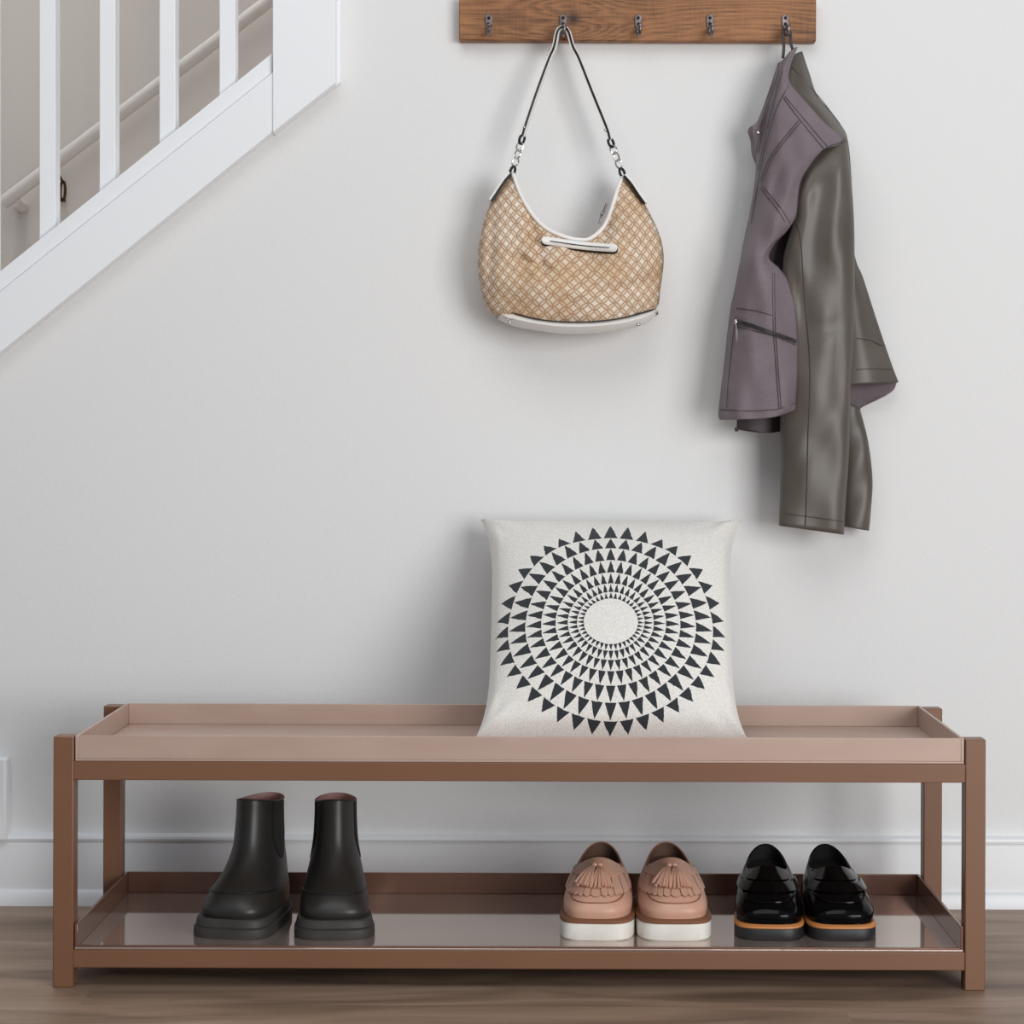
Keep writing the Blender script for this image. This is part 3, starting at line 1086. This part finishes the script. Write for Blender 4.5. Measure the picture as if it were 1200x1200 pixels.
class Upper:
    def __init__(self, loops, per=9):
        self.L = np.array(loops)            # m x NA x 3
        m = len(loops)
        self.nr = (m - 1) * per + 1
        self.G = np.stack([cr(self.L[:, j], self.nr) for j in range(NA)], 1)
        self.m, self.per = m, per

    def S(self, a, t, off=0.0):
        def at(a, t):
            fa = (a / (2 * PI) * NA) % NA
            j0 = int(fa) % NA
            fr = fa - int(fa)
            ft = min(max(t * self.per, 0), self.nr - 1.001)
            i0 = int(ft)
            fi = ft - i0
            g = self.G
            q = lambda j: g[i0, j] * (1 - fi) + g[i0 + 1, j] * fi
            return q(j0) * (1 - fr) + q((j0 + 1) % NA) * fr
        p = at(a, t)
        if off:
            e = .03
            da = at(a + e, t) - at(a - e, t)
            dt = at(a, t + .06) - at(a, t - .06)
            n = np.cross(da, dt)
            n /= np.linalg.norm(n) + 1e-9
            p = p + n * off * self.sgn
        return p

    sgn = 1.0


def patch(g, U, a0, a1, t0, t1, off, thick, na=10, nt=8):
    """a piece of leather laid on the upper: t0, t1 may be functions of angle"""
    f0 = t0 if callable(t0) else (lambda a: t0)
    f1 = t1 if callable(t1) else (lambda a: t1)
    top, bot = [], []
    for a in np.linspace(a0, a1, na):
        top.append([U.S(a, f0(a) + (f1(a) - f0(a)) * s, off + thick) for s in np.linspace(0, 1, nt)])
        bot.append([U.S(a, f0(a) + (f1(a) - f0(a)) * s, off) for s in np.linspace(0, 1, nt)])
    o = len(g.v)
    g.grid(top)
    g.grid(bot, flip=True)
    k = na * nt
    per = [i * nt for i in range(na)] + [(na - 1) * nt + j for j in range(1, nt)] + [i * nt + nt - 1 for i in range(na - 2, -1, -1)] + [j for j in range(nt - 2, 0, -1)]
    for q in range(len(per)):
        x, y = per[q], per[(q + 1) % len(per)]
        g.f.append((o + x, o + y, o + k + y, o + k + x))
    return g


def upper_mesh(U):
    return MB().grid(U.G, cu=True)


def lining_mesh(U, depth, inset=.0022):
    """inside skin from the topline down to the insole, plus the rolled edge"""
    nr = U.nr
    rows = [U.G[nr - 1]]
    for i in range(nr - 1, max(nr - 1 - depth, 1), -1):
        r = U.G[i]
        c = r.mean(0)
        v = c - r
        ln = np.linalg.norm(v[:, :2], axis=1)[:, None]
        q = r.copy()
        q[:, :2] += v[:, :2] / np.maximum(ln, 1e-6) * np.minimum(inset, ln * .5)
        rows.append(q)
    g = MB().grid(rows, cu=True)
    last = rows[-1]
    g.face(last[::-1])
    return g


def sole_mesh(specs, k=.08, ex=.8, asym=0):
    """stack of outlines (grow, z) -> closed solid; spec = (yf, yb, W, z)"""
    rows = [loop_pts(yf, yb, W, z, z, z, k, ex, asym) for (yf, yb, W, z) in specs]
    g = MB().grid(rows, cu=True)
    g.face(rows[0][::-1])
    g.face(rows[-1])
    return g


def place(px, d, dz=0.0):
    return ((px - VX) * d / FPX, CY + d, ZLOW)


def shoe_root(name, label, toe_px, toe_d, rot, half, group):
    """Empty at the middle of the sole; toe at toe_px, toe_d"""
    tx, ty = (toe_px + ROLL * 590 - VX) * toe_d / FPX, CY + toe_d
    # toe (0,-half) rotated by rot
    cx, cy = tx - half * math.sin(rot), ty + half * math.cos(rot)
    return thing(name, label, 'shoe', (cx, cy, ZLOW), rot, group)


def make_boot(label, px, d, rot, mirror):
    r = shoe_root('ankle_boot', label, px, d, rot, .108, 'pair of black ankle boots')
    r['category'] = 'boot'
    s = mirror
    loops = [loop_pts(-.098, .092, .0425, .0225, .0225, .0225, .27, .62, .002 * s),
             loop_pts(-.100, .093, .0438, .036, .036, .038, .27, .66, .002 * s),
             loop_pts(-.086, .092, .0412, .0535, .052, .054, .22, .76, .002 * s),
             loop_pts(-.056, .090, .0365, .0740, .072, .074, .10, .90, .001 * s),
             loop_pts(-.036, .088, .0305, .1030, .10, .10, .02, .93),
             loop_pts(-.026, .086, .0280, .1370, .133, .13, 0, .93),
             loop_pts(-.022, .085, .0275, .1690, .160, .160, 0, .93)]
    U = Upper(loops)
    upper_mesh(U).build('upper', M['boot'], r, local=True)
    lining_mesh(U, 30).build('lining', M['pinklining'], r, local=True, label='pale pink lining')
    g = sole_mesh([(-.1085, .099, .0472, .0), (-.1095, .100, .0482, .003), (-.1085, .099, .0477, .0120), (-.1055, .0965, .0455, .0135), (-.106, .097, .0461, .0145),
                   (-.1045, .0955, .0447, .0225), (-.1025, .094, .0436, .0245)], .40, .56, .002 * s)
    so = g.build('sole', M['rubber'], r, local=True, angle=30, label='chunky black rubber sole')
    cap = MB()
    cap.tube([U.S(a, 1.95 + .12 * math.cos(a), .0006) for a in np.linspace(-1.35, 1.35, 40)], .0011, 8)
    cap.build('toe_cap_seam', M['blackedge'], r, local=True)
    for sd in (1, -1):
        e = MB()
        patch(e, U, sd * PI / 2 - .42, sd * PI / 2 + .42, lambda a: 3.35 + 3.2 * abs(abs(a) - PI / 2) ** 1.3, 5.9, .0004, .0008, 10, 16)
        e.build('elastic_gore', M['gore'], r, local=True)
    e = MB()
    e.tube([U.S(a, 5.97, .0004) for a in np.linspace(0, 2 * PI, 60, endpoint=False)], .0012, 6, closed=True)
    e.build('top_binding', M['boot'], r, local=True)
    return r


def make_tassel_loafer(label, px, d, rot, mirror):
    r = shoe_root('tassel_loafer', label, px, d, rot, .107, 'pair of tan tassel loafers')
    s = mirror
    loops = [loop_pts(-.101, .101, .0442, .0270, .0270, .0270, .16, .64, .002 * s),
             loop_pts(-.1015, .103, .0452, .0400, .042, .05, .16, .66, .002 * s),
             loop_pts(-.090, .102, .0412, .0530, .0545, .066, .12, .76, .002 * s),
             loop_pts(-.058, .098, .0345, .0690, .0665, .080, .05, .88, .001 * s),
             loop_pts(-.008, .094, .0285, .0880, .070, .090, -.05, .96)]
    U = Upper(loops)
    upper_mesh(U).build('upper', M['tan'], r, local=True)
    lining_mesh(U, 16).build('lining', M['tanin'], r, local=True, label='dark brown lining')
    sole_mesh([(-.1055, .105, .0465, 0), (-.1070, .1065, .0478, .002), (-.1068, .1062, .0477, .0205), (-.106, .1055, .047, .0222)], .21, .52, .002 * s).build('sole', M['whitesole'], r, local=True, label='thick white sole')
    sole_mesh([(-.1068, .1062, .0476, .0222), (-.1074, .1068, .0482, .0232), (-.1072, .1066, .048, .0262), (-.103, .103, .0452, .0278)], .21, .52, .002 * s).build('welt', M['welt'], r, local=True, label='brown stitched welt')
    ap = MB()
    ap.tube([U.S(a, 1.58 + .75 * abs(a / 1.0) ** 2.6, .0004) for a in np.linspace(-1.0, 1.0, 44)], .0010, 8)
    ap.build('apron_seam', M['tandark'], r, local=True)
    fr = MB()
    nst = 17
    edges = np.linspace(-1.5, 1.5, nst + 1)
    for q in range(nst):
        a0, a1 = edges[q] + .008, edges[q + 1] - .008
        am = (a0 + a1) / 2
        tb = 2.0 - .02 * abs(am) ** 2
        hw = (a1 - a0) / 2
        patch(fr, U, a0, a1, lambda a, tb=tb, am=am, hw=hw: tb + .12 * (abs(a - am) / hw) ** 2, 3.35, .0016 + .0007 * (q % 2), .0013, 5, 10)
    fr.build('kiltie_fringe', M['tan'], r, local=True)
    ba = MB()
    patch(ba, U, -1.45, 1.45, lambda a: 3.02 + .1 * abs(a), lambda a: 3.55, .0034, .0016, 26, 6)
    ba.build('saddle_band', M['tan'], r, local=True)
    tg = MB()
    patch(tg, U, -1.15, 1.15, 3.4, 3.98, .0012, .0018, 24, 6)
    tg.build('tongue_collar', M['tan'], r, local=True)
    bind = MB()
    bind.tube([U.S(a, 3.985, .0) for a in ANG], .0013, 6, closed=True)
    bind.build('topline_binding', M['tandark'], r, local=True)
    knot = U.S(-.02, 3.50, .007)
    for sd in (-1, 1):
        ta = MB()
        kp = knot + np.array((sd * .0035, -.0005, 0))
        ta.ball(kp, .0038, .0034, .0036, 8)
        rnd = random.Random(3 + sd)
        for q in range(7):
            f = (q - 3) / 3
            aa = -.10 + sd * .24 + f * .24
            end = U.S(aa, 2.42 + .1 * abs(aa) + rnd.uniform(-.05, .05), .006 + rnd.uniform(0, .0025))
            mid = (kp + end) / 2 + np.array((0, -.0035, .0045))
            pth = cr([kp, mid, end], 9)
            ta.tube(pth, np.linspace(.0012, .0022, 9), 6)
        ta.build('tassel', M['tan'], r, local=True)
    return r


def make_penny(label, px, d, rot, mirror):
    r = shoe_root('penny_loafer', label, px, d, rot, .106, 'pair of black patent loafers')
    s = mirror
    loops = [loop_pts(-.101, .101, .0425, .0205, .0205, .0205, .24, .62, .001 * s),
             loop_pts(-.1015, .103, .0435, .0340, .036, .045, .24, .64, .001 * s),
             loop_pts(-.088, .102, .0400, .0470, .049, .061, .18, .76, .001 * s),
             loop_pts(-.056, .098, .0338, .0620, .0615, .077, .08, .88, .001 * s),
             loop_pts(-.012, .094, .0280, .0790, .066, .0875, -.02, .96)]
    U = Upper(loops)
    upper_mesh(U).build('upper', M['patent'], r, local=True)
    lining_mesh(U, 16).build('lining', M['blackin'], r, local=True)
    sole_mesh([(-.1045, .104, .0430, 0), (-.106, .1055, .0438, .002), (-.1055, .105, .0436, .0152), (-.105, .1045, .0434, .0158)], .25, .52, .001 * s).build('sole', M['blacksole'], r, local=True)
    sole_mesh([(-.1058, .1052, .0437, .0158), (-.1064, .1056, .0441, .0163), (-.106, .1054, .0439, .0186), (-.102, .102, .042, .0206)], .25, .52, .001 * s).build('welt', M['tanwelt'], r, local=True, label='caramel brown welt')
    ap = MB()
    ap.tube([U.S(a, 1.95 + .8 * abs(a / 1.2) ** 2.4, .0008) for a in np.linspace(-1.2, 1.2, 44)], .0017, 8)
    ap.build('apron_seam', M['patent'], r, local=True)
    ba = MB()
    patch(ba, U, -1.55, 1.55, lambda a: 2.55 - .35 * abs(a / 1.55) ** 2, lambda a: 3.1 - .25 * abs(a / 1.55) ** 2 - .1 * math.exp(-(a / .15) ** 2), .0012, .0018, 40, 8)
    ba.build('saddle_strap', M['patent'], r, local=True)
    tg = MB()
    patch(tg, U, -1.0, 1.0, 3.25, 3.97, .0006, .0014, 22, 6)
    tg.build('tongue', M['patent'], r, local=True)
    bind = MB()
    bind.tube([U.S(a, 3.985, .0) for a in ANG], .0014, 6, closed=True)
    bind.build('topline_binding', M['patent'], r, local=True)
    return r


RD = math.radians
make_boot('black chunky ankle boot turned outward, nearest the left end of the bench', 265, 2.745, RD(-10.5), -1)
make_boot('black chunky ankle boot facing forward, between its turned mate and the tan loafers', 391, 2.742, RD(5), 1)
make_tassel_loafer('tan tassel loafer with white sole, on the side nearer the black boots', 699, 2.742, RD(-3), -1)
make_tassel_loafer('tan tassel loafer with white sole, on the side nearer the black loafers', 791.5, 2.742, RD(.5), 1)
make_penny('black patent loafer with caramel welt, on the side nearer the tan loafers', 902.5, 2.745, RD(-4), -1)
make_penny('black patent loafer with caramel welt, nearest the right end of the bench', 989.5, 2.745, RD(0), 1)

# ------------------------------------------------------------------ light
w = bpy.data.worlds.new('world')
SC.world = w
w.use_nodes = True
bg = w.node_tree.nodes['Background']
bg.inputs[0].default_value = (.80, .90, 1, 1)
bg.inputs[1].default_value = .33


def area(name, loc, target, sx, sy, power, col=(1, 1, 1)):
    l = bpy.data.lights.new(name, 'AREA')
    l.shape = 'RECTANGLE'
    l.size, l.size_y, l.energy, l.color = sx, sy, power, col
    o = bpy.data.objects.new(name, l)
    COL.objects.link(o)
    o.location = loc
    o.rotation_euler = (Vector(target) - Vector(loc)).to_track_quat('-Z', 'Y').to_euler()
    return o


area('window_light', (2.3, -4.0, 1.02), (.1, 0, .45), 2.0, 1.95, 112, (1, 1, .995))
area('ceiling_light', (-.2, -1.9, 2.55), (.0, -.3, .5), 2.0, 1.4, 19, (1, .985, .965))
area('stairwell_fill_light', (-1.1, .35, 3.3), (-.9, .5, 1.0), 1.2, .4, 28, (1, .97, .93))  # added fill with no visible fixture, brightens the dark stairwell wall

SC.view_settings.view_transform = 'Standard'
SC.view_settings.look = 'None'
SC.view_settings.gamma = 1
SC.view_settings.use_curve_mapping = False
SC.view_settings.exposure = 0.0
